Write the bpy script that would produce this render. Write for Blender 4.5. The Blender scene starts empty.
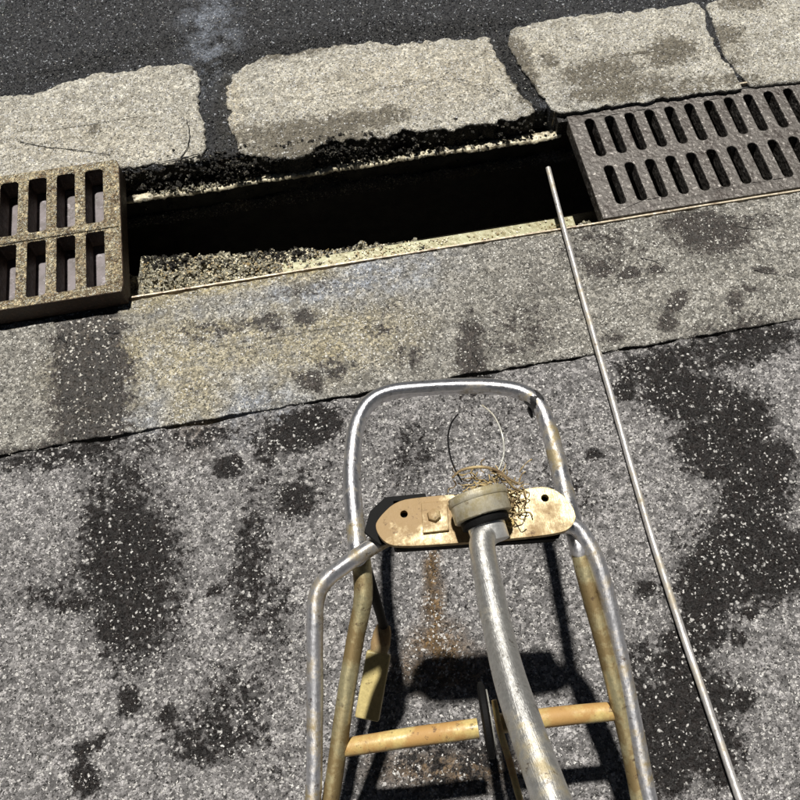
import bpy, bmesh, math, random
import numpy as np
from mathutils import Vector, Matrix, Euler, noise

# ------------------------------------------------------------------ camera, sky, sun
S = bpy.context.scene
COL = S.collection
H = 1.5                                   # camera height in metres
PITCH, ROLL, YAW = [math.radians(a) for a in (26.7328, -3.2596, -7.2104)]
ROT = Matrix.Rotation(YAW, 3, 'Z') @ Matrix.Rotation(PITCH, 3, 'X') @ Matrix.Rotation(ROLL, 3, 'Z')
cam_d = bpy.data.cameras.new('camera')
cam = bpy.data.objects.new('camera', cam_d); COL.objects.link(cam)
cam.location = (0, 0, H); cam.rotation_euler = ROT.to_euler()
FPX = 850.0
cam_d.sensor_width = 36; cam_d.lens = 36*FPX/800; cam_d.clip_start = .02; cam_d.clip_end = 200
S.camera = cam

SUN_TILT = math.radians(17)               # almost overhead street light direction, leaning from the road side
SUN_DIR = Vector((-.06, math.tan(SUN_TILT), 1)).normalized()   # towards the light
w = bpy.data.worlds.new('World'); S.world = w; w.use_nodes = True
nt = w.node_tree; bg = nt.nodes['Background']
sky = nt.nodes.new('ShaderNodeTexSky'); sky.sky_type = 'NISHITA'; sky.sun_disc = False
sky.sun_elevation = math.asin(SUN_DIR.z); sky.sun_rotation = math.atan2(SUN_DIR.x, SUN_DIR.y)
nt.links.new(sky.outputs[0], bg.inputs[0]); bg.inputs[1].default_value = .006   # night: the sky gives next to nothing
sl = bpy.data.lights.new('sun', 'SUN'); sl.energy = 4.6; sl.angle = math.radians(2.2); sl.color = (1, .965, .91)
so = bpy.data.objects.new('sun', sl); COL.objects.link(so)
so.rotation_euler = SUN_DIR.to_track_quat('Z', 'Y').to_euler(); so.location = SUN_DIR*6
S.view_settings.view_transform = 'Standard'; S.view_settings.look = 'None'
S.view_settings.exposure = .32; S.view_settings.gamma = 1
random.seed(4); RNG = np.random.default_rng(7)

# ------------------------------------------------------------------ helpers
def at(x, y, z=0.):
    """a point at height z under the sight line of photo position x, y"""
    d = ROT @ Vector(((x-400)/FPX, -(y-400)/FPX, -1))
    t = (z-H)/d.z
    return Vector((d.x*t, d.y*t, z))
def link(name, me, mat=None, parent=None, kind=None):
    o = bpy.data.objects.new(name, me); COL.objects.link(o)
    if mat: me.materials.append(mat)
    if parent: o.parent = parent; o.matrix_parent_inverse = Matrix.Translation(-parent.location)
    if kind: o['kind'] = kind
    return o
def tag(o, label=None, cat=None, group=None):
    if label: o['label'] = label
    if cat: o['category'] = cat
    if group: o['group'] = group
    return o
def empty(name, loc=(0, 0, 0)):
    o = bpy.data.objects.new(name, None); COL.objects.link(o); o.location = loc; o.empty_display_size = .05
    return o
def mesh(name, vs, fs, smooth=True):
    me = bpy.data.meshes.new(name); me.from_pydata([tuple(v) for v in vs], [], fs); me.update()
    if smooth:
        me.polygons.foreach_set('use_smooth', [True]*len(me.polygons))
    return me
def fbm(x, y, z=0, s=1., o=4):
    return noise.fractal(Vector((x*s, y*s, z)), .6, 2.1, o)
def bm_mesh(name, bm, smooth=False):
    me = bpy.data.meshes.new(name); bm.to_mesh(me); bm.free()
    if smooth: me.polygons.foreach_set('use_smooth', [True]*len(me.polygons))
    return me
def sharp(o, deg=35):
    me = o.data
    me.polygons.foreach_set('use_smooth', [True]*len(me.polygons))
    me.set_sharp_from_angle(angle=math.radians(deg))
def bevel(o, wd=.002, seg=2):
    m = o.modifiers.new('bevel', 'BEVEL'); m.width = wd; m.segments = seg; m.limit_method = 'ANGLE'; m.angle_limit = math.radians(40)
    return o
def spline(pts, n=10):
    """Catmull-Rom through (point, radius)"""
    P = [Vector(p[0]) for p in pts]; Rr = [p[1] for p in pts]; out = []
    for i in range(len(P)-1):
        p0 = P[max(i-1, 0)]; p1 = P[i]; p2 = P[i+1]; p3 = P[min(i+2, len(P)-1)]
        for k in range(n):
            t = k/n; t2 = t*t; t3 = t2*t
            q = .5*((2*p1)+(p2-p0)*t+(2*p0-5*p1+4*p2-p3)*t2+(-p0+3*p1-3*p2+p3)*t3)
            out.append((q, Rr[i]*(1-t)+Rr[i+1]*t))
    out.append((P[-1], Rr[-1])); return out
def tube_data(path, seg=20, flat=1., dent=0., caps=True, hollow=False, up=None):
    vs, fs = [], []; n = len(path)
    tan = [(path[min(i+1, n-1)][0]-path[max(i-1, 0)][0]).normalized() for i in range(n)]
    u = Vector(up) if up else (Vector((0, 0, 1)) if abs(tan[0].z) < .9 else Vector((0, 1, 0)))
    u = (u-tan[0]*u.dot(tan[0])).normalized()
    for i, (p, r) in enumerate(path):
        u = (u-tan[i]*u.dot(tan[i])).normalized(); v = tan[i].cross(u)
        for k in range(seg):
            a = 2*math.pi*k/seg
            rr = r*(1+dent*noise.noise(Vector((p.x*14+math.cos(a), p.y*14+math.sin(a), p.z*14))))
            vs.append(p+u*math.cos(a)*rr*flat+v*math.sin(a)*rr)
    for i in range(n-1):
        for k in range(seg):
            a = i*seg+k; b = i*seg+(k+1) % seg; fs.append((a, b, b+seg, a+seg))
    if caps:
        fs.append(tuple(range(seg))[::-1]); fs.append(tuple((n-1)*seg+k for k in range(seg)))
    return vs, fs
def tube(name, path, mat, parent, seg=20, **k):
    vs, fs = tube_data(path, seg, **k)
    me = mesh(name, vs, fs); uv = me.uv_layers.new(name='around').data      # u runs round the tube, v along it
    for q, f in enumerate(me.polygons):
        if len(f.vertices) != 4 or q >= (len(path)-1)*seg: continue
        i, kk = divmod(q, seg)
        for li, (du, dv) in zip(f.loop_indices, ((0, 0), (1, 0), (1, 1), (0, 1))): uv[li].uv = ((kk+du)/seg, (i+dv)/len(path))
    o = link(name, me, mat, parent); sharp(o, 50); return o
def box_bm(bm, x0, x1, y0, y1, z0, z1, M=None):
    c = [(x, y, z) for z in (z0, z1) for y in (y0, y1) for x in (x0, x1)]
    v = [bm.verts.new((M @ Vector(p)) if M else p) for p in c]
    for f in ((0, 2, 3, 1), (4, 5, 7, 6), (0, 1, 5, 4), (2, 6, 7, 3), (0, 4, 6, 2), (1, 3, 7, 5)):
        bm.faces.new([v[i] for i in f])

# ------------------------------------------------------------------ stains (each a mark on the ground with its own shape)
# photo-plane ellipses laid on the ground: x, y, rx, ry, angle, strength
STAIN = [
 (130,560,42,85,-8,.95),(70,600,50,14,5,.7),(118,500,35,35,0,.7),(95,590,60,28,10,.55),(250,560,20,70,6,.7),(262,500,20,45,0,.55),
 (295,500,17,15,0,1.),(228,466,12,10,0,1.),(265,455,12,9,0,.8),(300,430,36,18,-15,.95),(350,440,25,40,10,.45),(318,480,20,25,0,.5),
 (425,440,30,22,0,.55),(400,480,25,35,0,.5),(105,632,9,9,0,1.),(150,622,9,8,0,.9),(130,700,10,12,0,1.),(168,718,9,11,0,1.),
 (90,745,18,7,-30,.9),(85,780,12,14,0,.95),(215,590,8,6,0,.9),(230,700,45,35,-20,.6),(210,740,40,22,0,.7),(270,620,20,60,0,.55),
 (60,452,70,12,-8,.75),(125,470,30,10,0,.6),(180,440,60,12,-8,.6),(260,760,50,25,0,.35),(295,650,16,40,0,.35),
 (690,395,48,22,14,1.),(640,372,22,18,0,.8),(740,420,30,30,30,1.),(715,450,34,24,20,1.),(765,465,24,26,0,1.),(700,355,60,16,-12,.8),(745,340,60,20,-10,.75),
 (755,500,32,32,0,1.),(745,545,46,36,0,1.),(715,575,30,40,12,1.),(770,560,40,35,0,1.),(700,620,22,38,12,1.),(684,655,24,30,0,.8),(622,390,12,9,20,.9),
 (665,740,35,45,0,1.),(690,695,40,35,10,.95),(720,755,22,30,0,.9),(640,680,20,40,0,.7),(645,590,10,9,0,.9),(594,455,8,6,0,.8),(668,590,14,8,0,.6),
 (740,640,8,6,0,.8),(752,612,6,5,0,.9),(745,700,9,12,0,.9),(735,630,5,4,0,.8),(605,640,12,10,0,.6),(560,480,22,40,0,.45),(590,500,10,16,0,.5),
 (470,600,60,60,0,.25),(500,420,26,20,0,.4),(455,560,60,14,0,.25),(540,600,30,60,0,.3),(450,760,60,30,0,.6),
 # paving strip and kerb
 (90,385,36,62,0,1.),(75,350,22,22,0,.5),(62,340,5,4,0,1.2),(112,325,12,5,0,1.),(100,310,20,8,0,.7),
 (470,355,12,38,4,.9),(478,380,14,12,0,.8),(520,330,36,34,0,.5),(540,300,24,40,0,.4),(600,250,40,24,0,.55),(595,330,20,30,0,.25),
 (310,380,14,9,0,.9),(325,370,24,10,-10,.6),(305,318,12,8,0,.8),(270,322,16,10,0,.7),(210,330,50,10,-10,.5),(240,345,40,8,-12,.4),
 (380,330,14,9,0,.5),(400,355,8,12,0,.6),(416,357,7,14,0,.7),(355,310,60,9,-8,.4),(190,390,10,5,0,.4),(300,290,40,10,-9,.4),
 (715,235,30,18,0,.95),(690,222,26,10,-10,.8),(745,222,30,7,-8,.6),(630,275,10,8,0,.9),(655,270,8,6,0,.8),(600,268,14,8,0,.8),(676,302,14,7,-45,.9),
 (668,322,10,7,0,.9),(735,302,8,11,0,.8),(615,337,12,5,-10,.8),(720,322,40,6,-10,.5),(640,245,40,10,-6,.4),(765,270,10,3,10,.9),(750,288,8,3,10,.8),
 (670,55,20,12,-8,1.),(600,75,34,14,-8,.8),(620,92,50,10,-8,.8),(550,65,12,8,0,.6),(725,40,14,12,0,.7),(690,90,60,8,-8,.6),(745,8,20,6,0,.8),(735,52,12,22,-10,.5),
 (215,110,14,60,0,.5),(520,75,12,40,-20,.9),(300,48,90,9,-12,.8),(440,32,80,8,-6,.8),(100,62,90,9,-14,.7),(300,140,40,14,-8,.9),(310,150,60,8,-8,1.),(360,125,50,10,-10,.75),(250,140,20,14,0,.6),(420,105,80,18,-8,.35),(95,132,7,6,0,.8),(185,128,10,14,0,.4),(30,150,60,6,4,.3),
]
RUST = [(432,570,6,22,0,1.),(434,610,8,28,0,1.),(438,650,22,20,0,1.),(445,670,45,16,0,.8),(450,770,60,14,0,.8),(290,270,40,10,-8,.8),(180,350,80,30,-12,.55),
 (330,340,60,26,-10,.5),(195,395,20,36,0,.5),(150,300,30,10,0,.6),(280,350,60,12,-12,.5),(430,155,80,6,-8,.7),(480,145,40,6,-8,.8),(230,110,10,40,0,.5),(420,80,90,22,-8,.35),
 (545,225,30,6,-8,.5),(210,285,60,8,-8,.8),(90,150,60,20,0,.2)]
BLUE = [(210,330,60,26,-12,.8),(140,380,24,34,0,.8),(330,280,80,24,-9,.9),(240,400,50,26,-12,.6),(290,350,60,30,-12,.4),(210,30,20,40,0,.5),(640,130,80,40,0,.4)]
def prep(L):
    out = []
    for x, y, rx, ry, a, s in L:
        p = at(x, y); a = math.radians(a)
        ux = (at(x+rx*math.cos(a), y+rx*math.sin(a))-p); uy = (at(x-ry*math.sin(a), y+ry*math.cos(a))-p)
        m = np.linalg.inv(np.array([[ux.x, uy.x], [ux.y, uy.y]])); out.append((p.x, p.y, m, s))
    return out
MASKS = {'stain': prep(STAIN), 'rust': prep(RUST), 'blue': prep(BLUE)}
def paint(me, off=(0, 0)):
    """store how stained, rusty and bluish the surface itself is"""
    n = len(me.vertices); co = np.empty(n*3, dtype=np.float32); me.vertices.foreach_get('co', co); co = co.reshape(-1, 3)
    X = co[:, 0]+off[0]; Y = co[:, 1]+off[1]
    for k, L in MASKS.items():
        v = np.zeros(n)
        for px, py, m, s in L:
            dx = X-px; dy = Y-py
            a = m[0, 0]*dx+m[0, 1]*dy; b = m[1, 0]*dx+m[1, 1]*dy
            r = np.sqrt(a*a+b*b)
            v = np.maximum(v, s*np.clip(1.5-r*.75, 0, 1))
        at_ = me.attributes.new(k, 'FLOAT', 'POINT'); at_.data.foreach_set('value', v.astype(np.float32))

# ------------------------------------------------------------------ materials
class NB:
    def __init__(s, name):
        s.m = bpy.data.materials.new(name); s.m.use_nodes = True; s.t = s.m.node_tree; s.b = s.t.nodes['Principled BSDF']
        s.co = s.n('ShaderNodeTexCoord').outputs['Object']
    def n(s, t, **k):
        nd = s.t.nodes.new(t)
        for a, v in k.items(): setattr(nd, a, v)
        return nd
    def l(s, a, b): s.t.links.new(a, b)
    def set(s, sock, v):
        if isinstance(v, bpy.types.NodeSocket): s.l(v, sock)
        else: sock.default_value = v
    def noise(s, scale, detail=4, rough=.6, co=None, dist=0):
        nd = s.n('ShaderNodeTexNoise'); s.l(co or s.co, nd.inputs['Vector']); nd.inputs['Scale'].default_value = scale
        nd.inputs['Detail'].default_value = detail; nd.inputs['Roughness'].default_value = rough; nd.inputs['Distortion'].default_value = dist
        return nd.outputs['Fac']
    def vor(s, scale, feature='F1', co=None, rnd=1.):
        nd = s.n('ShaderNodeTexVoronoi', feature=feature); s.l(co or s.co, nd.inputs['Vector']); nd.inputs['Scale'].default_value = scale
        nd.inputs['Randomness'].default_value = rnd
        return nd
    def math(s, op, a, b=0., c=0., clamp=False):
        nd = s.n('ShaderNodeMath', operation=op, use_clamp=clamp)
        for i, v in enumerate((a, b, c)): s.set(nd.inputs[i], v)
        return nd.outputs[0]
    def ramp(s, f, stops):
        nd = s.n('ShaderNodeValToRGB'); s.l(f, nd.inputs[0]); e = nd.color_ramp.elements
        while len(e) < len(stops): e.new(.5)
        for i, (p, c) in enumerate(stops):
            e[i].position = p; e[i].color = (c, c, c, 1) if isinstance(c, (int, float)) else (*c, 1)
        return nd.outputs[0]
    def mix(s, f, a, b, mode='MIX'):
        nd = s.n('ShaderNodeMix', data_type='RGBA', blend_type=mode)
        s.set(nd.inputs[0], f)
        for i, v in ((6, a), (7, b)):
            s.set(nd.inputs[i], v if isinstance(v, bpy.types.NodeSocket) else (*v, 1))
        return nd.outputs[2]
    def attr(s, name): return s.n('ShaderNodeAttribute', attribute_name=name).outputs['Fac']
    def bump(s, h, dist, strength=1., nrm=None):
        nd = s.n('ShaderNodeBump'); nd.inputs['Strength'].default_value = strength; nd.inputs['Distance'].default_value = dist
        s.l(h, nd.inputs['Height'])
        if nrm: s.l(nrm, nd.inputs['Normal'])
        return nd.outputs[0]
    def warp(s, scale, amt):
        nd = s.n('ShaderNodeTexNoise'); s.l(s.co, nd.inputs['Vector']); nd.inputs['Scale'].default_value = scale; nd.inputs['Detail'].default_value = 2
        a = s.n('ShaderNodeVectorMath', operation='MULTIPLY_ADD'); s.l(nd.outputs['Color'], a.inputs[0]); a.inputs[1].default_value = (amt,)*3; s.l(s.co, a.inputs[2])
        return a.outputs[0]
    def out(s, col=None, rough=None, nrm=None, metal=None, spec=None):
        if col is not None: s.set(s.b.inputs['Base Color'], col if isinstance(col, bpy.types.NodeSocket) else (*col, 1))
        if rough is not None: s.set(s.b.inputs['Roughness'], rough)
        if nrm is not None: s.l(nrm, s.b.inputs['Normal'])
        if metal is not None: s.set(s.b.inputs['Metallic'], metal)
        if spec is not None: s.b.inputs['Specular IOR Level'].default_value = spec
        return s.m

def aggregate(name, light, dark, grain=(.7, .68, .64), scale=150, chips=.5, bright_amt=.5, stain_dark=(.03, .028, .025), tint=(.30, .22, .10), bumpd=.0022, wet=.3, cloud=.5, gritty=.8):
    """exposed aggregate: stone grains of many tones set in binder, with ragged stains"""
    b = NB(name); co = b.warp(170, .010)
    g1 = b.vor(scale, co=co); g2 = b.vor(scale*.8, co=co); g3 = b.vor(scale*2.0, co=co)
    def sepc(nd):
        q = b.n('ShaderNodeSeparateColor'); b.l(nd.outputs['Color'], q.inputs[0]); return q.outputs
    c1, c2, c3 = sepc(g1), sepc(g2), sepc(g3)
    st = b.attr('stain'); n1 = b.noise(38, 6, .75); n2 = b.noise(9, 5, .65); n3 = b.noise(260, 4, .75); n4 = b.noise(90, 5, .75)
    f = b.math('ADD', st, b.math('MULTIPLY', b.math('SUBTRACT', n1, .5), 1.7))
    f = b.math('ADD', f, b.math('MULTIPLY', b.math('SUBTRACT', n2, .5), 1.))
    f = b.math('ADD', f, b.math('MULTIPLY', b.math('SUBTRACT', n4, .5), 1.9))
    stain = b.math('MULTIPLY', b.math('SUBTRACT', f, .42), 3.6, clamp=True)
    base = b.mix(b.ramp(n2, [(.3, 0.), (.7, 1.)]), tuple(c*(1-.35*cloud) for c in light), tuple(min(1, c*(1+.3*cloud)) for c in light))
    base = b.mix(b.ramp(n1, [(.36, .75), (.58, 0.)]), base, dark)
    base = b.mix(b.ramp(n4, [(.36, .6), (.52, 0.)]), base, dark)
    blue = b.math('MULTIPLY', b.attr('blue'), b.ramp(b.noise(22, 5, .7), [(.4, 0.), (.62, .8)]))
    base = b.mix(blue, base, (.42, .47, .56))
    rust = b.math('MULTIPLY', b.attr('rust'), b.ramp(b.noise(30, 5, .7), [(.28, 0.), (.5, .95)]))
    base = b.mix(rust, base, tint)
    base = b.mix(stain, base, stain_dark)
    # every grain its own tone
    tone = b.ramp(c1[0], [(.0, .3), (.4, .62), (.75, 1.15), (1., 1.9)])
    base = b.mix(gritty, base, b.mix(1., base, tone, 'MULTIPLY'))
    base = b.mix(b.ramp(n3, [(.38, .7), (.52, 0.)]), base, tuple(c*.45 for c in dark))
    dens = b.ramp(b.noise(16, 5, .7), [(.34, .25), (.62, 1.25)])
    keep = b.math('MULTIPLY', dens, b.math('SUBTRACT', 1., b.math('MULTIPLY', stain, .6)))
    gm = b.math('MULTIPLY', b.ramp(g1.outputs['Distance'], [(.3, 1.), (.5, 0.)]), b.math('GREATER_THAN', c1[1], b.math('SUBTRACT', 1., b.math('MULTIPLY', keep, chips*.42))))
    col = b.mix(gm, base, b.mix(c1[2], tuple(c*.5 for c in grain), tuple(c*.95 for c in grain)))
    gm2 = b.math('MULTIPLY', b.ramp(g2.outputs['Distance'], [(.16, 1.), (.3, 0.)]), b.math('GREATER_THAN', c2[0], b.math('SUBTRACT', 1., b.math('MULTIPLY', keep, bright_amt*.4))))
    col = b.mix(gm2, col, tuple(min(.88, c*1.2) for c in grain))
    core3 = b.ramp(g3.outputs['Distance'], [(.3, 1.), (.55, 0.)])
    gm3 = b.math('MULTIPLY', core3, b.math('GREATER_THAN', c3[0], b.math('SUBTRACT', 1., b.math('MULTIPLY', keep, bright_amt*.34))))
    col = b.mix(b.math('MULTIPLY', gm3, .9), col, tuple(min(.88, c*1.15) for c in grain))
    pit = b.math('MULTIPLY', core3, b.math('LESS_THAN', c3[1], .2))
    col = b.mix(b.math('MULTIPLY', pit, .85), col, tuple(c*.25 for c in dark))
    h = b.math('ADD', b.math('MULTIPLY', b.math('MULTIPLY', c1[0], b.ramp(g1.outputs['Distance'], [(.2, 1.), (.6, 0.)])), .8), b.math('ADD', b.math('MULTIPLY', gm2, .6), b.math('MULTIPLY', gm3, .35)))
    h = b.math('ADD', h, b.math('SUBTRACT', b.math('MULTIPLY', n3, 1.), b.math('MULTIPLY', pit, .7)))
    h = b.math('ADD', h, b.math('MULTIPLY', n4, .8))
    nr = b.bump(h, bumpd, 1.)
    rough = b.math('SUBTRACT', .56, b.math('MULTIPLY', b.math('GREATER_THAN', c3[2], .7), wet), clamp=True)
    rough = b.math('SUBTRACT', rough, b.math('MULTIPLY', stain, .12))
    return b.out(col, rough, nr, spec=.55)

M_pave = aggregate('pavement_aggregate', (.42, .405, .40), (.10, .095, .092), grain=(.74, .72, .69), scale=142, chips=.6, bright_amt=.62, stain_dark=(.016, .013, .012), tint=(.17, .10, .035), bumpd=.004)
M_slab = aggregate('kerb_slab_stone', (.38, .365, .325), (.13, .12, .10), grain=(.76, .74, .68), scale=170, chips=.5, bright_amt=.55, tint=(.50, .42, .22), stain_dark=(.055, .047, .042), cloud=.8, bumpd=.0026)
M_kerb = aggregate('pale_kerb_stone', (.76, .73, .63), (.34, .31, .245), grain=(.85, .83, .76), scale=150, chips=.7, bright_amt=.7, tint=(.66, .58, .42), stain_dark=(.20, .18, .14), bumpd=.004, cloud=.5, gritty=.6)
M_road = aggregate('road_asphalt', (.026, .027, .030), (.008, .008, .009), grain=(.42, .44, .47), scale=190, chips=.16, bright_amt=.16, tint=(.05, .045, .03), stain_dark=(.006, .006, .006), wet=.5)
M_grit = aggregate('wet_grit', (.70, .65, .46), (.10, .08, .05), grain=(.85, .82, .68), scale=170, chips=1., bright_amt=1., tint=(.5, .37, .16), bumpd=.006, wet=.5)
M_dirt_shade = aggregate('joint_dirt_and_shade', (.02, .018, .016), (.008, .007, .006), grain=(.12, .11, .1), chips=.2, bright_amt=.05)  # soil in the joints; also stands in for shade on side faces

M_clod = aggregate('dark_clods', (.07, .06, .045), (.02, .018, .014), grain=(.5, .46, .36), scale=230, chips=.4, bright_amt=.3, bumpd=.004)
def iron(name, base, rusty, wear, spots=.5, rough=.5, metal=.35, sc=90, bd=.0015, top=None):
    b = NB(name); n1 = b.noise(sc, 6, .7); n2 = b.noise(14, 4, .6); v = b.vor(sc*2.2)
    f = b.ramp(b.math('ADD', b.math('MULTIPLY', n1, .6), b.math('MULTIPLY', n2, .4)), [(.5-spots*.16, 1.), (.62-spots*.1, 0.)])
    col = b.mix(f, base, rusty)
    col = b.mix(b.ramp(b.noise(sc*1.7, 3, .8), [(.56, 0.), (.7, .9)]), col, wear)
    if top:
        geo = b.n('ShaderNodeNewGeometry'); sp = b.n('ShaderNodeSeparateXYZ'); b.l(geo.outputs['Normal'], sp.inputs[0])
        up = b.ramp(sp.outputs[2], [(.4, 0.), (.9, .8)])
        col = b.mix(b.math('MULTIPLY', up, b.ramp(n1, [(.35, .35), (.6, 1.)])), col, top)
    nr = b.bump(b.math('ADD', n1, b.math('MULTIPLY', v.outputs['Distance'], .5)), bd)
    return b.out(col, b.ramp(n1, [(.3, rough-.15), (.7, rough+.2)]), nr, metal=metal)
M_grateR = iron('cast_iron_polished_by_feet', (.11, .10, .09), (.04, .03, .025), (.50, .47, .43), spots=1.0, rough=.45, metal=.3, sc=48, bd=.003)
M_grateL = aggregate('cast_iron_gritty', (.70, .60, .38), (.13, .065, .03), grain=(.95, .90, .68), scale=210, chips=.8, bright_amt=.8, bumpd=.005, wet=.5, gritty=1.)
M_shadeside = iron('shaded_rusted_iron', (.07, .045, .03), (.03, .018, .012), (.16, .10, .06), rough=.6, metal=.1, sc=80)
M_frame = iron('galvanised_angle', (.20, .17, .12), (.2, .12, .06), (.7, .62, .45), rough=.5, metal=.1, sc=70)
M_plate_lilac = iron('dull_steel_cover', (.20, .175, .18), (.10, .085, .08), (.34, .31, .32), rough=.6, metal=.0, sc=30)

ANISO_ROT = .25
def galv(name, base, stains, amt=.5, metal=.8, rough=.35, aniso=0.):
    b = NB(name); n1 = b.noise(26, 6, .7); n2 = b.noise(160, 3, .7); n3 = b.noise(7, 3, .5)
    f = b.ramp(b.math('ADD', b.math('MULTIPLY', n1, .55), b.math('MULTIPLY', n3, .45)), [(.36+.12*amt, 1.), (.46+.12*amt, 0.)])
    col = b.mix(b.ramp(n2, [(.3, 0.), (.7, 1.)]), tuple(c*.72 for c in base), base)
    col = b.mix(b.math('MULTIPLY', f, .9), col, stains)
    col = b.mix(b.ramp(b.noise(75, 5, .75), [(.6, 0.), (.68, .8)]), col, (.09, .05, .025))
    sc = b.n('ShaderNodeMapping'); b.l(b.co, sc.inputs[0]); sc.inputs['Scale'].default_value = (90, 12, 12)
    n4 = b.noise(9, 3, .6, co=sc.outputs[0])
    nr = b.bump(b.math('ADD', b.math('MULTIPLY', n2, .35), b.math('MULTIPLY', n4, .6)), .0007)
    mt = b.math('MULTIPLY', b.math('SUBTRACT', 1., b.math('MULTIPLY', f, .35)), metal)
    rg = b.math('ADD', b.math('MULTIPLY', f, .35), b.math('ADD', b.math('MULTIPLY', n2, .2), rough-.1))
    if aniso:       # drawn tube: fine scratches run round it and stretch the highlight along it
        tg = b.n('ShaderNodeTangent', direction_type='UV_MAP'); tg.uv_map = 'around'; b.l(tg.outputs[0], b.b.inputs['Tangent'])
        b.b.inputs['Anisotropic'].default_value = aniso; b.b.inputs['Anisotropic Rotation'].default_value = ANISO_ROT
    return b.out(col, rg, nr, metal=mt)
M_tube = galv('galvanised_tube', (.92, .92, .95), (.40, .32, .16), .3, .95, .42, .85)
M_olive = galv('grimy_olive_tube', (.62, .55, .32), (.22, .15, .06), .8, .65, .42, .75)
M_handle = galv('scuffed_zinc_tube', (.92, .91, .87), (.44, .37, .22), .3, .9, .42, .85)
M_side = galv('worn_galvanised_tube', (.92, .92, .95), (.38, .30, .15), .45, .9, .42, .85)
M_ring = galv('rubbed_bright_ring', (.85, .85, .82), (.4, .36, .24), .2, .7, .34)
M_rustbar = galv('ochre_rusty_bar', (.64, .50, .20), (.40, .22, .07), .7, .0, .32)
M_cream = galv('cream_rusty_plate', (.58, .48, .26), (.28, .18, .08), 1.05, .2, .32)
M_collar = galv('dirty_alloy_collar', (.66, .62, .50), (.30, .25, .13), .85, .4, .33)
M_rod = galv('thin_steel_rod', (.62, .60, .58), (.44, .38, .27), .5, .5, .4, .6)
M_straw = galv('straw_coloured_wire', (.50, .38, .18), (.10, .06, .03), 1.2, .0, .5)
M_wire = galv('bright_wire', (.7, .69, .62), (.3, .25, .15), .3, .4, .3)
b = NB('black_rubber'); M_rubber = b.out((.006, .006, .006), .7, b.bump(b.noise(180, 3), .0008), spec=.12)
b = NB('black_tape'); M_tape = b.out(b.ramp(b.noise(120, 3), [(.4, .008), (.75, .05)]), .3, b.bump(b.noise(60, 3), .001))
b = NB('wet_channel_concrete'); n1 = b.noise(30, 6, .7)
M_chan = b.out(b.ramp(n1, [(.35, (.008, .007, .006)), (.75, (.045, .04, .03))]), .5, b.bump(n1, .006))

# ------------------------------------------------------------------ setting: pavement and road sheets
Y_JOINT, Y_NEAR, Y_FAR = .778, 1.092, 1.432
def jitter(x, s, a, seed=0): return a*noise.fractal(Vector((x*s, seed*3.1, .3)), .7, 2.0, 4)
def axis_coords(a, b, step, ext):
    core = list(np.arange(a, b+step*.5, step)); lo = []; d = step; v = a
    while v > ext[0]: d *= 1.35; v -= d; lo.append(max(v, ext[0]))
    hi = []; d = step; v = core[-1]
    while v < ext[1]: d *= 1.35; v += d; hi.append(min(v, ext[1]))
    return lo[::-1]+core+hi
def sheet(name, xs, ys, zf, mat, edge=None, edge_side='hi', skirt=.05, kind='structure'):
    nx, ny = len(xs), len(ys); vs = []
    for j, y in enumerate(ys):
        for i, x in enumerate(xs):
            yy = y
            if edge:
                k = (ny-1-j) if edge_side == 'hi' else j
                e = edge(x)
                if k < 10: yy = e+((-1 if edge_side == 'hi' else 1)*abs(y-(ys[-1] if edge_side == 'hi' else ys[0]))) if k else e
            z = zf(x, yy)
            if edge:
                k = (ny-1-j) if edge_side == 'hi' else j
                if k == 0: z -= .004
            vs.append((x, yy, z))
    fs = [(j*nx+i, j*nx+i+1, (j+1)*nx+i+1, (j+1)*nx+i) for j in range(ny-1) for i in range(nx-1)]
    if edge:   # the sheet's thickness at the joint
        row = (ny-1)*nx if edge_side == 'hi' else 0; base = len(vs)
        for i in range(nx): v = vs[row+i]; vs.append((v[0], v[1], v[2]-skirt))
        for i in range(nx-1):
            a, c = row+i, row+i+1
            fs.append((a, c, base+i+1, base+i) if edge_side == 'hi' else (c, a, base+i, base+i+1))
    me = mesh(name, vs, fs); paint(me); o = link(name, me, mat, kind=kind)
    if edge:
        me.materials.append(M_dirt_shade)  # edge faces coloured near black, shade painted in
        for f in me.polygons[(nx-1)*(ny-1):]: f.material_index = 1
    return o
def z_pave(x, y):
    return .0012*fbm(x, y, 1, 9)+.0016*fbm(x, y, 2, 45, 3)-.001
xs = axis_coords(-.85, 1.2, .0085, (-14, 14))
ys = [v for v in axis_coords(-.12, Y_JOINT-.006, .0085, (-14, Y_JOINT-.006)) if v <= Y_JOINT-.005]
sheet('pavement', xs, ys, z_pave, M_pave, lambda x: Y_JOINT-.0025+jitter(x, 9, .006, 1)+jitter(x, 60, .003, 2), 'hi')
def z_road(x, y): return .004+.002*fbm(x, y, 5, 7)+.003*fbm(x, y, 6, 60, 3)
ys = axis_coords(Y_FAR+.004, 2.3, .0085, (Y_FAR+.004, 14))
sheet('road', xs, ys, z_road, M_road, lambda x: Y_FAR+.010+jitter(x, 14, .014, 7)+jitter(x, 70, .006, 8), 'lo', skirt=.06)

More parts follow.
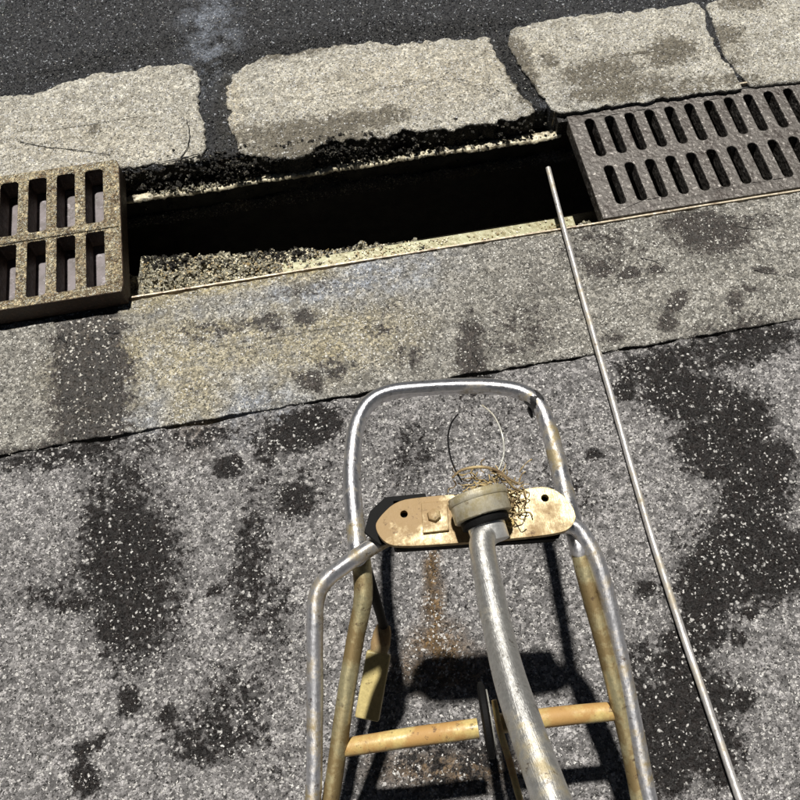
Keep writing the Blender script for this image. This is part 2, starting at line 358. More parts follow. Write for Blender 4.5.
# ------------------------------------------------------------------ stones: outline -> rounded, slightly domed block
def dense(poly, step, rag, seed, keep=None):
    out = []; n = len(poly)
    for i in range(n):
        a = Vector(poly[i]); c = Vector(poly[(i+1) % n]); L = (c-a).length; k = max(1, int(L/step))
        d = (c-a).normalized(); nrm = Vector((d.y, -d.x)); flat = keep and i in keep
        for j in range(k):
            p = a+(c-a)*(j/k)
            r = (rag*.15 if flat else rag)*noise.fractal(Vector((p.x*22, p.y*22, seed*2.7)), .6, 2, 4)
            r += (.1 if flat else 1)*rag*.45*noise.fractal(Vector((p.x*85, p.y*85, seed*1.3)), .7, 2, 3)
            out.append(p+nrm*r)
    return out
def smooth_poly(P, it=2):
    for _ in range(it):
        Q = []
        for i in range(len(P)):
            a, c = P[i], P[(i+1) % len(P)]; Q += [a*.75+c*.25, a*.25+c*.75]
        P = Q
    return P
def stone(name, poly, top, thick, mat, parent, rag=.004, rnd=.006, dome=.003, seed=1, corner=1, keep=None, rough=.0016, rings=34, step=.006):
    P = [Vector(p[:2]) for p in poly]
    if corner:    # cut the corners a little
        Q = []
        for i in range(len(P)):
            p, a, c = P[i], P[i-1], P[(i+1) % len(P)]; r = min(corner*.02, (a-p).length*.3, (c-p).length*.3)
            Q += [p+(a-p).normalized()*r, p+(c-p).normalized()*r*.0+(a-p).normalized()*r*.25+(c-p).normalized()*r*.25, p+(c-p).normalized()*r]
        P = Q; keep = None if keep is None else {3*k+2 for k in keep}
    D = dense(P, step, rag, seed, keep); n = len(D)
    area = sum(D[i].cross(D[(i+1) % n]) for i in range(n))
    if area < 0: D.reverse()
    cx = (min(p.x for p in D)+max(p.x for p in D))/2; cy = (min(p.y for p in D)+max(p.y for p in D))/2
    hx = (max(p.x for p in D)-min(p.x for p in D))/2; hy = (max(p.y for p in D)-min(p.y for p in D))/2
    lo = min(hx, hy)
    vs, fs = [], []
    levels = [(0, -thick), (0, -rnd*1.3), (rnd*.25, -rnd*.5), (rnd*.7, -rnd*.12), (rnd*1.4, 0)]
    for k in range(1, rings+1): levels.append((rnd*1.4+(lo-rnd*1.4)*(k/rings)*(1-.006/lo), 0))
    for li, (ins, dz) in enumerate(levels):
        for p in D:
            # inset towards the long axis of the stone
            fx = 1-ins/hx; fy = 1-ins/hy
            x = cx+(p.x-cx)*fx; y = cy+(p.y-cy)*fy
            z = top+dz
            if li >= 2:
                t = min(1, ins/(lo*.6)); fd = max(0, min(1, (lo*.985-ins)/(.3*lo))); z += dome*(1-(1-t)**2)+fd*rough*fbm(x, y, seed, 40, 4)+rough*.8*fbm(x, y, seed+9, 9, 3)
            vs.append((x, y, z))
    for l in range(len(levels)-1):
        for i in range(n):
            a = l*n+i; c = l*n+(i+1) % n; fs.append((a, c, c+n, a+n))
    # close the ridge left in the middle
    last = (len(levels)-1)*n
    from mathutils.geometry import tessellate_polygon
    for t in tessellate_polygon([[Vector((vs[last+i][0], vs[last+i][1], 0)) for i in range(n)]]):
        A_, B2, C_ = (Vector(vs[last+q][:2]) for q in t)
        fs.append(tuple(last+q for q in (t if (B2-A_).cross(C_-A_) > 0 else t[::-1])))
    me = mesh(name, vs, fs); paint(me); o = link(name, me, mat, parent)
    me.materials.append(M_dirt_shade)      # buried sides: tar and soil colour, blackened to hold their shade
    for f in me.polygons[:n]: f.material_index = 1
    return o
W = lambda pts, z=0: [at(x, y, z).to_2d() for x, y in pts]

kerb = empty('kerb', (0, Y_FAR, 0)); kerb['kind'] = 'structure'
ZK = .012
def kp(pts):  return W(pts, ZK)
E_ = Y_FAR
def bottom(px): return (at(px, 150, ZK).x, )
k1 = kp([(-60, 105), (33, 93), (90, 74), (150, 66), (187, 63), (201, 78), (198, 110), (204, 132), (201, 160), (120, 166), (33, 176), (-60, 188)])
k2 = kp([(258, 56), (330, 46), (420, 42), (490, 37), (500, 62), (520, 90), (538, 112), (470, 126), (400, 132), (345, 140), (300, 155), (240, 158), (232, 130), (225, 98), (232, 72)])
k3 = kp([(510, 28), (560, 17), (640, 10), (702, 2), (712, 42), (745, 88), (660, 98), (556, 114), (535, 88), (517, 60), (507, 42)])
k4 = kp([(706, 1), (800, -14), (900, -30), (980, 62), (860, 74), (750, 86), (722, 48), (713, 20)])
stone('kerb_stone', k1, ZK, .075, M_kerb, kerb, rag=.009, seed=1, dome=.002, rnd=.004, rough=.003)['label'] = 'pale kerb stone above the left grating'
stone('kerb_stone', k2, ZK, .075, M_kerb, kerb, rag=.013, seed=2, dome=.003, rnd=.004, rough=.0035)['label'] = 'rough pale kerb stone with a broken lower edge above the open channel'
stone('kerb_stone', k3, ZK, .075, M_kerb, kerb, rag=.007, seed=3, dome=.001, rnd=.003, rough=.0022)['label'] = 'smooth pale kerb stone above the right grating'
stone('kerb_stone', k4, ZK-.001, .075, M_kerb, kerb, rag=.004, seed=4, dome=.002)['label'] = 'kerb stone beyond a hairline crack at the right'

strip = empty('paving_strip', (0, .93, 0)); strip['kind'] = 'structure'
yj, yn = Y_JOINT+.002, Y_NEAR
stone('paving_slab', [(-1.6, yj), (-.558, yj), (-.573, .9), (-.583, yn-.01), (-1.6, yn-.004)], .0, .05, M_slab, strip, rag=.004, seed=11, dome=.0, rnd=.002, rings=26, step=.008, corner=.15)
stone('paving_slab', [(-.450, yj), (.250, yj), (.265, .9), (.270, yn), (-.452, yn-.003)], .001, .05, M_slab, strip, rag=.003, seed=12, dome=.0, rnd=.002, rings=30, corner=.15)
stone('paving_slab', [(.246, yj), (1.9, yj), (1.9, yn), (.268, yn), (.262, .9)], -.001, .05, M_slab, strip, rag=.0035, seed=13, dome=.0, rnd=.002, rings=30, step=.007, corner=.15)
M_fill = aggregate('mortar_fill', (.17, .155, .14), (.08, .072, .065), grain=(.72, .69, .62), scale=140, chips=.5, bright_amt=.6, stain_dark=(.04, .035, .03))
stone('mortar_patch', [(-.568, yj+.001), (-.442, yj+.001), (-.445, yn-.005), (-.588, yn-.008)], -.002, .04, M_fill, strip, rag=.003, seed=14, dome=.0, rnd=.002, rings=20, corner=.15)

# hairline cracks filled with dirt
def crack(name, pts, r0, parent, zt):
    sp_ = spline([(at(x, y, zt)+Vector((random.uniform(-.002, .002), random.uniform(-.002, .002), 0)), r0*random.uniform(.5, 1.3)) for x, y in pts], 7)
    sp_ = [(p+Vector((.0022*noise.noise(p*160), .0022*noise.noise(p*160+Vector((3, 3, 3))), 0)), r*(.6+.8*abs(noise.noise(p*90)))) for p, r in sp_]
    vs, fs = tube_data(sp_, 6, flat=.6); return link(name, mesh(name, vs, fs), M_dirt_shade, parent)
crack('crack', [(20, 141), (45, 146), (62, 149), (85, 151), (110, 154)], .0013, kerb, .0165)
crack('crack', [(186, 120), (189, 135), (187, 148), (180, 157)], .0014, kerb, .0165)
crack('crack', [(160, 162), (180, 158), (198, 154)], .0014, kerb, .0155)
crack('crack', [(640, 258), (655, 262), (668, 270)], .0009, strip, .0)
crack('crack', [(463, 312), (466, 335), (472, 352), (480, 366)], .0013, strip, .001)
crack('crack', [(735, 225), (752, 229), (772, 228)], .0011, strip, .0)
crack('crack', [(755, 270), (768, 273), (790, 275)], .0011, strip, .0)
crack('crack', [(104, 330), (112, 334), (121, 333)], .0022, strip, .0)
crack('pit', [(59, 338), (66, 342)], .004, strip, -.001)

# bedding under the joints
def slab_box(name, x0, x1, y0, y1, z0, z1, mat, parent=None, kind='structure', bev=0):
    bm = bmesh.new(); box_bm(bm, x0, x1, y0, y1, z0, z1); me = bm_mesh(name, bm)
    o = link(name, me, mat, parent, None if parent else kind)
    if bev: bevel(o, bev)
    return o
slab_box('bedding_soil', -14, 14, .70, Y_NEAR-.012, -.12, -.03, M_dirt_shade)

# ------------------------------------------------------------------ the drain channel
ch = empty('drain_channel', (0, 1.25, -.3)); ch['kind'] = 'structure'
def rough_wall(name, y, facing, z0, z1, x0=-2.5, x1=2.8):
    nx, nz = 260, 26; vs = []
    for j in range(nz+1):
        for i in range(nx+1):
            x = x0+(x1-x0)*i/nx; z = z0+(z1-z0)*j/nz
            vs.append((x, y+.006*fbm(x, z, 3, 16, 5)*(0 if j == nz else 1), z))
    fs = [(j*(nx+1)+i, j*(nx+1)+i+1, (j+1)*(nx+1)+i+1, (j+1)*(nx+1)+i) for j in range(nz) for i in range(nx)]
    if facing > 0: fs = [f[::-1] for f in fs]
    return link(name, mesh(name, vs, fs), M_chan, ch)
YW0, YW1 = 1.175, 1.408        # inner faces of the channel
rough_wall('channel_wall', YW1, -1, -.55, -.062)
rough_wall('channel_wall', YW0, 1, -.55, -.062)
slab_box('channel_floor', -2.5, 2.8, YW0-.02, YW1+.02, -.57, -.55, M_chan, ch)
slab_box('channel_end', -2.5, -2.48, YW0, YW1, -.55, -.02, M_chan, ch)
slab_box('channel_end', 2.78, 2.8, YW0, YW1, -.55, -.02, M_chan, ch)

def ledge(name, x0, x1, ya, yb, zf, mat, n=(420, 16), thick=.03):
    """rubbly shelf the gratings sit on; ya, yb are functions of x"""
    nx, ny = n; vs = []
    for j in range(ny+1):
        for i in range(nx+1):
            x = x0+(x1-x0)*i/nx; y = ya(x)+(yb(x)-ya(x))*j/ny
            vs.append((x, y, zf(x, y, j/ny)))
    N = (nx+1)*(ny+1)
    fs = [(j*(nx+1)+i, j*(nx+1)+i+1, (j+1)*(nx+1)+i+1, (j+1)*(nx+1)+i) for j in range(ny) for i in range(nx)]
    for row in (0, ny):
        base = len(vs)
        for i in range(nx+1): v = vs[row*(nx+1)+i]; vs.append((v[0], v[1]+(-.002 if row == 0 else .002), v[2]-thick))
        for i in range(nx):
            a = row*(nx+1)+i; q = (a, base+i, base+i+1, a+1)
            fs.append(q if row == 0 else q[::-1])
    me = mesh(name, vs, fs); paint(me); return link(name, me, mat, ch)
M_strip = iron('limed_steel_strip', (.62, .56, .40), (.10, .08, .05), (.9, .88, .78), spots=.75, rough=.35, metal=.1, sc=45, bd=.003)
# far shelf: narrow, with a worn pale lip; near shelf: wider, heaped with grit at its left end
ledge('far_shelf', -2.5, 2.8, lambda x: YW1-.010+.006*jitter(x, 25, 1, 3), lambda x: Y_FAR+.03,
      lambda x, y, t: -.105+.010*fbm(x, y, 4, 60, 4)+.055*math.exp(-((x-.03)/.13)**2)*t, M_clod)
ledge('shelf_strip', -.47, .60, lambda x: YW1-.012+.003*jitter(x, 30, 1, 3)-.004*max(0, 1-abs(x-.5)/.2), lambda x: YW1+.002+.004*jitter(x, 40, 1, 4)+.004*max(0, 1-abs(x-.5)/.2),
      lambda x, y, t: -.040+.004*fbm(x, y, 4, 70, 4)+.004*fbm(x, 0, 5, 6, 2), M_strip, (420, 6), .007)
def near_hi(x):
    t = max(0, min(1, (x+.42)/.95)); g = 1.268-.125*t**.55
    if x < -.415: g = 1.2
    return g+.012*noise.fractal(Vector((x*24, 2.2, 0)), .6, 2, 4)
def z_near(x, y, t):
    heap = max(0, 1-abs(x+.18)/.35)*.012*math.sin(min(1, t)*math.pi)
    return -.048+heap+.015*fbm(x, y, 3, 42, 5)+.006*fbm(x, y, 5, 12, 3)-.02*max(0, t-.85)/.15
ledge('near_shelf', -2.5, 2.8, lambda x: Y_NEAR-.03, near_hi, z_near, M_grit, (700, 34), .05)
# the steel lip along each side of the channel
def lip(x0, x1, y, seed, zt=.0, wd=.0036):
    path = [(Vector((x, y+jitter(x, 2.2, .0022, seed), zt)), 1) for x in np.arange(x0, x1, .02)]
    vs, fs = [], []
    for p, _ in path:
        for dy, dz in ((0, 0), (wd, 0), (wd, -.045), (0, -.045)): vs.append((p.x, p.y+dy, p.z+dz))
    for i in range(len(path)-1):
        for k in range(4): a = i*4+k; c = i*4+(k+1) % 4; fs.append((a, a+4, c+4, c))
    fs += [(0, 1, 2, 3), tuple(len(vs)-4+k for k in (3, 2, 1, 0))]
    o = link('steel_lip', mesh('steel_lip', vs, fs, False), M_lip, ch); return o
M_lip = iron('worn_steel_edge', (.52, .45, .33), (.14, .08, .04), (.85, .8, .68), spots=.9, rough=.4, metal=.2, sc=40)
lip(-2.5, 2.8, Y_NEAR+.001, 5, .003)
lip(.585, 2.8, Y_FAR-.006, 6, .006)
slab_box('grating_seat', .590, 2.8, 1.400, Y_FAR+.012, -.06, -.003, M_dirt_shade, ch)
# inner angle on the near shelf: olive steel flat showing right of the grit heap
M_flat = iron('olive_slimed_steel', (.36, .36, .22), (.24, .21, .11), (.5, .5, .36), rough=.4, metal=.1, sc=40)
slab_box('shelf_flat', -.10, .56, 1.112, 1.150, -.042, -.034, M_flat, ch)
# pale angle strip standing along the far shelf

# loose stones and crumbs lying on the shelves, counted by nobody
def crumbs(name, spots, mat):
    vs, fs = [], []
    for (x, y, z, r) in spots:
        R3 = Euler((random.random()*6, random.random()*6, random.random()*6)).to_matrix(); base = len(vs)
        for v in ((1, 0, 0), (-1, 0, 0), (0, 1, 0), (0, -1, 0), (0, 0, 1), (0, 0, -1)):
            q = R3 @ (Vector(v)*r*random.uniform(.6, 1.2)); vs.append((x+q.x, y+q.y, z+q.z*.7))
        for f in ((0, 2, 4), (2, 1, 4), (1, 3, 4), (3, 0, 4), (2, 0, 5), (1, 2, 5), (3, 1, 5), (0, 3, 5)): fs.append(tuple(base+i for i in f))
    me = mesh(name, vs, fs, False); o = link(name, me, mat); o['kind'] = 'stuff'; return o
sp = []
for _ in range(2600):
    x = random.gauss(-.2, .16) if random.random() < .6 else random.uniform(-.41, .6); hi = near_hi(x)
    if x < -.41: continue
    y = random.uniform(Y_NEAR+.008, hi-.002); t = (y-Y_NEAR+.03)/(hi-Y_NEAR+.03)
    sp.append((x, y, z_near(x, y, t)+.002, random.choice((.002, .003, .004, .006))*random.uniform(.7, 1.4)))
for _ in range(330):
    x = random.choice((random.uniform(-.4, .55), random.gauss(-.28, .05), random.gauss(.15, .12))); y = random.uniform(YW1-.004, Y_FAR+.004)
    sp.append((x, random.uniform(YW1-.012, YW1+.008), -.038, random.uniform(.002, .005)))
g_ = crumbs('loose_grit', sp, M_grit); g_['label'] = 'loose wet grit and crumbs lying on the channel shelves'
sp = []
for _ in range(1300):
    x = random.gauss(-.2, .18); hi = near_hi(x)
    if x < -.41: continue
    y = random.uniform(Y_NEAR+.006, hi-.004); t = (y-Y_NEAR+.03)/(hi-Y_NEAR+.03)
    sp.append((x, y, z_near(x, y, t)+.005, random.uniform(.0015, .0042)))
for _ in range(260): sp.append((random.gauss(.16, .07) if random.random() < .5 else random.uniform(-.1, .55), random.uniform(1.114, 1.146), -.032, random.uniform(.0015, .004)))
black = []
for cxp, cyp, n_, wx, wy in ((285, 158, 420, 40, 5), (330, 147, 260, 26, 4), (215, 163, 180, 22, 4), (390, 136, 120, 40, 3), (150, 172, 90, 24, 3), (505, 124, 60, 30, 2)):
    for _ in range(n_):
        p = at(random.gauss(cxp, wx), random.gauss(cyp, wy), .012)
        black.append((p.x, max(p.y, YW1+.004), random.uniform(.006, .015) if p.y > Y_FAR+.006 else random.uniform(-.05, .010), random.uniform(.002, .0075)))
for _ in range(520):
    x = random.choice((random.gauss(-.36, .035), random.gauss(-.12, .06), random.uniform(-.4, .25))); hi = near_hi(x)
    if x < -.41: continue
    y = random.uniform(hi-.05, hi+.001); t = (y-Y_NEAR+.03)/(hi-Y_NEAR+.03)
    black.append((x, y, z_near(x, y, t)+.005, random.uniform(.002, .007)))
M_sludge = aggregate('black_sludge', (.03, .026, .018), (.006, .005, .004), grain=(.5, .46, .36), scale=200, chips=.2, bright_amt=.22, bumpd=.004, wet=.5)
g_ = crumbs('black_sludge', black, M_sludge); g_['label'] = 'black wet sludge clinging to the edges of the open channel'
M_pale = iron('pale_wet_grit', (.74, .69, .50), (.30, .22, .10), (.9, .88, .8), spots=.4, rough=.25, metal=0, sc=60)
g_ = crumbs('pale_grit', sp, M_pale); g_['label'] = 'pale wet grit heaped on the near channel shelf'
sp = []
for _ in range(5200):      # fine chippings pressed loose on the pavement, slabs and road
    x, y = random.uniform(-.8, 1.2), random.uniform(-.1, 2.15)
    if Y_NEAR-.02 < y < Y_FAR+.02: continue
    r = random.uniform(.0008, .0021)
    sp.append((x, y, (z_pave(x, y) if y < Y_JOINT else .001 if y < Y_NEAR else z_road(x, y))+r*.25, r))
M_chip = iron('pale_chipping', (.62, .6, .55), (.28, .26, .23), (.85, .84, .8), spots=.3, rough=.35, metal=0, sc=40)
g_ = crumbs('fine_chippings', sp, M_chip); g_['label'] = 'fine pale chippings scattered over the paving and road'
# clods of dirt and broken mortar against the far kerb stones
sp = []
for cxp, n_, wd in ((345, 120, 34), (200, 60, 22), (430, 60, 40), (160, 30, 14), (275, 70, 40)):
    for _ in range(n_):
        p = at(random.gauss(cxp, wd), 148, -.03); sp.append((p.x, random.uniform(YW1-.002, Y_FAR+.004), random.uniform(-.09, -.03), random.uniform(.005, .013)))
g_ = crumbs('mortar_crumbs', sp, M_clod); g_['label'] = 'dark crumbled mortar under the broken kerb stone'

# ------------------------------------------------------------------ gratings
def rounded_slot(cx, cy, wx, wy, r, n=5, skew=0.):
    pts = []
    for sx, sy, a0 in ((1, 1, 0), (-1, 1, 90), (-1, -1, 180), (1, -1, 270)):
        for k in range(n+1):
            a = math.radians(a0+90*k/n)
            pts.append(Vector((cx+sx*(wx/2-r)+r*math.cos(a), cy+sy*(wy/2-r)+r*math.sin(a))))
    return pts
def plate_with_holes(name, outer, holes, z0, z1, mat, parent=None, bev=.002, sub=True, wob=.0):
    """solid plate: outline and hole loops filled, extruded down, edges eased"""
    bm = bmesh.new(); edges = []
    for loop in [outer]+holes:
        v = [bm.verts.new((p.x, p.y, z1)) for p in loop]
        edges += [bm.edges.new((v[i], v[(i+1) % len(v)])) for i in range(len(v))]
    bmesh.ops.triangle_fill(bm, edges=edges, use_beauty=True, use_dissolve=False)
    bmesh.ops.recalc_face_normals(bm, faces=bm.faces)
    if bm.faces and sum(f.normal.z for f in bm.faces) < 0: bmesh.ops.reverse_faces(bm, faces=bm.faces)
    # drop any fill inside holes
    def inside(p, loop):
        c = False; j = len(loop)-1
        for i in range(len(loop)):
            if (loop[i].y > p.y) != (loop[j].y > p.y) and p.x < (loop[j].x-loop[i].x)*(p.y-loop[i].y)/(loop[j].y-loop[i].y)+loop[i].x: c = not c
            j = i
        return c
    kill = [f for f in bm.faces if any(inside(f.calc_center_median(), h) for h in holes)]
    if kill: bmesh.ops.delete(bm, geom=kill, context='FACES')
    r = bmesh.ops.extrude_face_region(bm, geom=list(bm.faces))
    top = [e for e in r['geom'] if isinstance(e, bmesh.types.BMVert)]
    for v in top: v.co.z = z0
    bmesh.ops.recalc_face_normals(bm, faces=bm.faces)
    me = bm_mesh(name, bm); o = link(name, me, mat, parent)
    if bev: bevel(o, bev, 3)
    return o

# right grating: fine slots, seated in its rebate. Each bar a part.
gx0, gx1, gy0, gy1 = .612, 1.66, 1.104, 1.414
gr = empty('drain_grating', (gx0, gy0, -.03))
tag(gr, 'flat worn drain grating with narrow slots, seated flush in the gutter right of the opening', 'drain grating')
pitch = .0486; slots = [[], []]; x = .664
xs_ = []
while x < gx1-.03: xs_.append(x); x += pitch
holes = []
for i, x in enumerate(xs_):
    j = .0015*(random.random()-.5)
    holes.append(rounded_slot(x+j-.004, 1.337, .023, .116, .0105, 6)); holes.append(rounded_slot(x+j+.0, 1.193, .023, .112, .0105, 6))
# the frame: outer border with the centre rail, holes spanning all slots of a row, then bars between
ax, bx_ = xs_[0]-.0115-.004, xs_[-1]+.0115
plate_with_holes('grating_frame', [Vector(p) for p in ((gx0, gy0), (gx1, gy0), (gx1, gy1), (gx0, gy1))], holes, -.034, .000, M_grateR, gr, .0025)
# second right grating follows out of view to the right
# left grating: thick, lifted out and laid on top of its neighbour
gl = empty('drain_grating', (-.62, 1.26, .0))
tag(gl, 'thick gritty drain grating with wide square slots, lifted proud left of the opening', 'drain grating')
holes = []; xr = -.424
for k in range(11):
    cx = xr-.038-.019-.0622*k
    holes.append(rounded_slot(cx, 1.347, .039, .150, .008, 4)); holes.append(rounded_slot(cx, 1.175, .039, .142, .005, 4))
xl = xr-.0622*11-.038
o = plate_with_holes('grating_frame', [Vector(p) for p in ((xl, 1.083), (xr-.004, 1.080), (xr, 1.10), (xr, 1.425), (xr-.006, 1.444), (xl, 1.450))], holes, .0, .050, M_grateL, gl, .003)
o.data.materials.append(M_shadeside)  # side faces painted darker than the top, as unlit iron
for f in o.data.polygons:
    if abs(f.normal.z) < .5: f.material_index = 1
# ridge along the centre rail, cast proud
bm = bmesh.new(); box_bm(bm, xl+.01, xr-.006, 1.249, 1.268, .049, .0535); o = link('centre_rib', bm_mesh('centre_rib', bm), M_grateL, gl); bevel(o, .002)
# fine lugs on the right face
# what carries it: dull cover under the lifted grating
cov = tag(slab_box('steel_cover', xl-.02, xr-.030, 1.099, 1.425, -.024, -.006, M_plate_lilac, kind=None, bev=.002),
          'dull lilac grey steel cover plate under the lifted left grating', 'cover plate')

# ------------------------------------------------------------------ thin rod lying across slab and channel
pts = []
for (px, py, z) in ((548, 168, .012), (566, 236, .011), (592, 330, .010), (618, 420, .010), (648, 525, .010), (680, 625, .011), (712, 718, .011), (735, 785, .012), (765, 870, .012)):
    pts.append((at(px, py, z), .0058 if py < 300 else .0062 if py < 600 else .0066))
rod = tube('steel_rod', spline(pts, 8), M_rod, None, 14, dent=.12)
tag(rod, 'long thin scratched steel rod lying from the open channel down the pavement on the right', 'rod')

# ------------------------------------------------------------------ the tubular trolley
tr = empty('lifting_trolley', tuple(at(470, 600, 0)))
tag(tr, 'tubular metal trolley with hooped front, rusty cream plate and long handle on the pavement', 'trolley')
def P(*l): return [(at(x, y, z), r) for x, y, z, r in l]
R1 = .0128
hoop = tube('hoop', spline(P((360, 562, .380, .012), (358, 550, .388, R1), (353, 500, .365, R1), (352, 465, .34, R1), (356, 428, .318, R1), (368, 404, .306, R1), (390, 392, .300, R1), (425, 388, .298, R1), (465, 386, .298, R1), (498, 387, .300, R1),
    (522, 392, .304, R1), (539, 405, .312, R1), (549, 430, .325, R1), (557, 460, .345, R1), (567, 500, .37, R1), (577, 540, .396, R1), (579, 552, .388, .0115)), 8), M_tube, tr, 24, dent=.04)
# clamp tape on the right shoulder
tube('tape_wrap', spline(P((530, 397, .306, .0135), (536, 402, .311, .0139), (541, 411, .314, .0132)), 6), M_tape, hoop, 18, dent=.25)
vs, fs = tube_data(spline(P((532, 403, .305, .004), (530, 410, .296, .006), (532, 418, .288, .0015)), 5), 8, flat=.5, dent=.4)
link('tape_tail', mesh('tape_tail', vs, fs), M_tape, hoop)
def leg(l): return tube('leg', spline(P(*l), 8), M_olive, tr, 20, dent=.05)
leg([(359, 552, .386, .012), (362, 566, .378, .013), (363, 600, .35, .0128), (355, 640, .31, .0125), (344, 710, .25, .0125), (333, 785, .17, .0125), (322, 850, .10, .0125), (310, 930, .012, .0125)])
leg([(577, 538, .395, .012), (584, 570, .375, .012), (600, 630, .32, .012), (618, 700, .25, .012), (634, 772, .17, .012), (648, 850, .10, .012), (662, 930, .012, .012)])
def side(l): return tube('side_tube', spline(P(*l), 8), M_side, tr, 20, dent=.05)
side([(392, 536, .425, .0105), (370, 548, .415, .011), (345, 565, .40, .0115), (326, 580, .385, .0115), (317, 597, .37, .0115), (315, 625, .35, .0115), (315, 690, .28, .0115), (314, 780, .19, .0115), (308, 850, .11, .0115), (298, 930, .011, .0115)])
side([(556, 526, .425, .0105), (574, 527, .415, .011), (586, 540, .405, .0115), (597, 562, .39, .0115), (608, 600, .355, .0115), (621, 660, .29, .0115), (634, 722, .23, .0115), (645, 780, .17, .0115), (660, 850, .10, .0115), (676, 930, .011, .0115)])
# crossbar between the legs
tube('crossbar', spline(P((342, 748, .203, .0128), (400, 739, .217, .0135), (478, 728, .224, .0135)), 8), M_rustbar, tr, 20, dent=.06)
tube('crossbar', spline(P((497, 724, .226, .0135), (560, 716, .230, .0135), (616, 711, .229, .0128)), 8), M_rustbar, tr, 20, dent=.06)
def flat_plate(name, outline, z, th, mat, parent, holes=(), bev=.002, tilt=0.):
    """a plate whose far edge sits `tilt` lower than its near edge"""
    pts = W(outline, z)
    o = plate_with_holes(name, smooth_poly(pts, 2) if bev > .0015 else pts, [h for h in holes], z-th, z, mat, parent, bev)
    return o
def ring(px, py, r, z, n=16):
    c = at(px, py, z); return [Vector((c.x+r*math.cos(2*math.pi*k/n), c.y+r*math.sin(2*math.pi*k/n))) for k in range(n)]
ZP = .46
pl = flat_plate('bracket_plate', [(374, 527), (380, 516), (396, 501), (420, 497), (470, 493), (520, 490), (546, 485), (566, 496), (577, 514), (573, 526), (562, 533), (520, 538), (460, 543), (400, 547), (384, 543)], ZP, .009, M_cream, tr,
                [ring(404, 514, .0048, ZP), ring(545, 498, .0048, ZP)], .0018)
# skirt of the plate, folded down behind the near edge
bm = bmesh.new()
A, B_ = at(396, 546, ZP-.012), at(562, 535, ZP-.012); d = (B_-A).normalized(); nn = Vector((-d.y, d.x, 0))
mid = (A+B_)/2; L = (B_-A).length
Mx = Matrix.Translation(mid) @ Matrix(((d.x, nn.x, 0), (d.y, nn.y, 0), (0, 0, 1))).to_4x4()
box_bm(bm, -L/2, L/2, .004, .012, -.028, .002, Mx); box_bm(bm, -L/2, L/2, .052, .060, -.028, .002, Mx)
link('plate_web', bm_mesh('plate_web', bm), M_olive, pl)
flat_plate('shadow_sheet', [(364, 532), (370, 511), (385, 497), (425, 493), (440, 530), (380, 545)], ZP-.02, .006, M_rubber, tr, (), .001)  # flat black sheet added as a painted shadow beside the plate
bs = flat_plate('bolt_pad', [(421, 503), (447, 500), (449, 530), (423, 533)], ZP+.005, .0055, M_cream, pl, bev=.001)
def disc(name, c, r0, r1, z0, z1, mat, parent, n=32, axis=None, top_in=0., dent=0.02):
    ax = (axis or Vector((0, 0, 1))).normalized()
    path = [(c+ax*z0, r0*.93), (c+ax*(z0+.0008), r0), (c+ax*(z1-.0016), r1), (c+ax*(z1-.0004), r1*.965), (c+ax*z1, r1*.90)]
    vs, fs = tube_data(path, n, dent=dent); o = link(name, mesh(name, vs, fs), mat, parent); sharp(o, 60); return o
disc('bolt', at(434, 516, ZP+.005), .0095, .0085, 0, .006, M_cream, pl, 6)
disc('bolt', at(509, 523, ZP), .008, .007, 0, .005, M_rustbar, pl, 6)
# collar stack: wide ring lying over the plate, smaller bright ring below it towards the viewer
hd = (at(490, 600, .56)-at(481, 530, .485)).normalized()     # handle direction where it leaves the collar
col_c = at(477, 509, ZP)
AX = Vector((.10, -1, -.16)).normalized()
CC = at(476, 493, ZP+.044)
disc('collar', CC, .0365, .0365, 0, .032, M_collar, tr, 44, axis=AX, dent=.01)
disc('collar_lip', CC+AX*.004, .0378, .0378, 0, .008, M_collar, tr, 44, axis=AX, dent=.01)
disc('seal', CC+AX*.030, .030, .030, 0, .012, M_rubber, tr, 32, axis=AX)
disc('inner_ring', CC+AX*.040, .0235, .0230, 0, .024, M_ring, tr, 36, axis=AX)
# dark box added under the plate to enlarge its shadow
bm = bmesh.new(); Mh = Matrix.Translation(mid) @ Matrix(((d.x, nn.x, 0), (d.y, nn.y, 0), (0, 0, 1))).to_4x4()
box_bm(bm, -L/2-.004, L/2+.004, .0125, .0505, -.075, -.001, Mh)
o = link('shadow_box', bm_mesh('shadow_box', bm), M_rubber, tr); bevel(o, .004)
handle = tube('handle', spline([(CC+AX*.052, .0155)]+P((482, 545, .525, .0155), (489, 585, .57, .0156), (498, 630, .61, .0155), (509, 675, .66, .0155), (524, 722, .705, .0155), (543, 775, .75, .0155), (566, 840, .79, .0155), (600, 920, .82, .0155)), 9), M_handle, tr, 28, dent=.05)
tube('grip', spline(P((592, 900, .812, .018), (615, 955, .83, .018), (640, 1010, .845, .018)), 6), M_rubber, handle, 20)
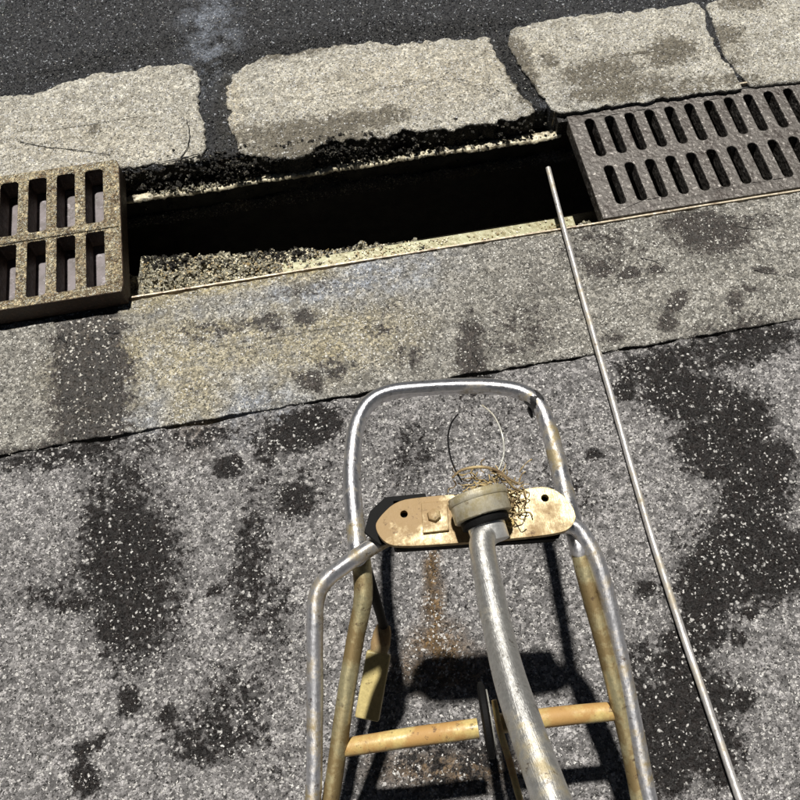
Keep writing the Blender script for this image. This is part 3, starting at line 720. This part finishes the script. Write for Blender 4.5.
# narrow black wheel at the middle of the axle, seen nearly edge on, in a yellow fork
c = at(486, 720, .215); axw = (at(560, 716, .225)-at(400, 739, .22)).normalized()
vw = (c-Vector((0, 0, H))).normalized(); axw = (axw-vw*axw.dot(vw)*.8).normalized()
prof = [(0, .006), (.036, .006), (.046, .0055), (.052, .003), (.052, -.003), (.046, -.0055), (.036, -.006), (0, -.006)]
u = Vector((0, 0, 1)); u = (u-axw*u.dot(axw)).normalized(); v = axw.cross(u); n = 48; vs, fs = [], []
for k in range(n):
    a = 2*math.pi*k/n
    for r, h in prof: vs.append(c+axw*h+(u*math.cos(a)+v*math.sin(a))*max(r, .001))
for k in range(n):
    for j in range(len(prof)-1):
        a = k*len(prof)+j; b2 = ((k+1) % n)*len(prof)+j; fs.append((a, b2, b2+1, a+1))
wh = link('wheel', mesh('wheel', vs, fs), M_rubber, tr); sharp(wh, 40)
tube('wheel_rim', [(c+axw*.0072+(u*math.cos(t)+v*math.sin(t))*.040, .0012) for t in np.linspace(0, 6.28, 40)], M_wire, wh, 6)
tube('fork', spline(P((494, 700, .26, .004), (500, 730, .24, .005), (509, 760, .21, .005), (520, 800, .18, .005)), 6), M_rustbar, tr, 10, flat=.6)
# pedal bar at the left leg
pd = empty  # (kept simple: a flat bar with its hinge)
bm = bmesh.new()
a_, b2 = at(379, 652, .13), at(367, 719, .10); dd = (b2-a_).normalized(); side_ = dd.cross(Vector((0, 0, 1))).normalized(); upv = side_.cross(dd)
Mx = Matrix.Translation((a_+b2)/2) @ Matrix((dd, side_, upv)).transposed().to_4x4(); L = (b2-a_).length
box_bm(bm, -L/2, L/2, -.019, .019, -.008, .008, Mx)
M_pedal = galv('olive_ochre_paint', (.56, .46, .20), (.34, .26, .10), .6, .0, .36)
pe = link('pedal', bm_mesh('pedal', bm), M_pedal, tr); bevel(pe, .003, 3)
tube('pedal_hinge', spline([(a_-dd*.042, .010), (a_-dd*.03, .014), (a_-dd*.012, .016), (a_+dd*.002, .013)], 5), M_cream, pe, 16, flat=.6, dent=.15)
tube('pedal_arm', spline([(a_-dd*.04, .007), (at(376, 600, .28), .007), (at(366, 568, .37), .008)], 6), M_rubber, pe, 12)
# loop of wire and frayed binding at the collar
tube('wire_loop', spline(P((462, 482, .49, .0011), (452, 462, .50, .0011), (448, 440, .505, .0012), (451, 424, .505, .0012), (458, 414, .50, .0010)), 10), M_rubber, tr, 8)
tube('wire_loop', spline(P((482, 405, .49, .0010), (494, 416, .495, .0012), (502, 434, .50, .0013), (504, 452, .495, .0013), (500, 467, .49, .0013), (494, 478, .485, .0012)), 10), M_wire, tr, 8)
vs, fs = [], []
def strand(path, mat=None):
    v, f = tube_data(spline(path, 7), 6); base = len(vs); vs.extend(v); fs.extend([tuple(i+base for i in q) for q in f])
strand(P((452, 478, .495, .0014), (462, 470, .50, .0018), (480, 467, .503, .002), (496, 470, .50, .002), (506, 477, .496, .0018), (518, 484, .49, .0015)))
strand(P((490, 470, .49, .0014), (503, 476, .50, .0018), (514, 488, .49, .0016), (524, 492, .478, .0013)))
rnd = random.Random(12)
for k in range(80):
    x, y = rnd.gauss(500, 14), rnd.gauss(487, 9); p = []
    if k % 3 == 0: x, y = rnd.gauss(512, 7), rnd.gauss(505, 11)
    if k % 4 == 1: x, y = rnd.gauss(478, 14), rnd.gauss(480, 4)
    a = rnd.uniform(0, 6.3); z = ZP+rnd.uniform(.004, .03)
    for j in range(5):
        p.append((x, y, z, rnd.uniform(.0005, .0011))); a += rnd.uniform(-1.1, 1.1); x += 5*math.cos(a); y += 4*math.sin(a); z = max(ZP+.002, z+rnd.uniform(-.006, .006))
    strand(P(*p))
link('frayed_binding', mesh('frayed_binding', vs, fs), M_straw, tr)['label'] = 'tangled straw coloured binding round the collar'
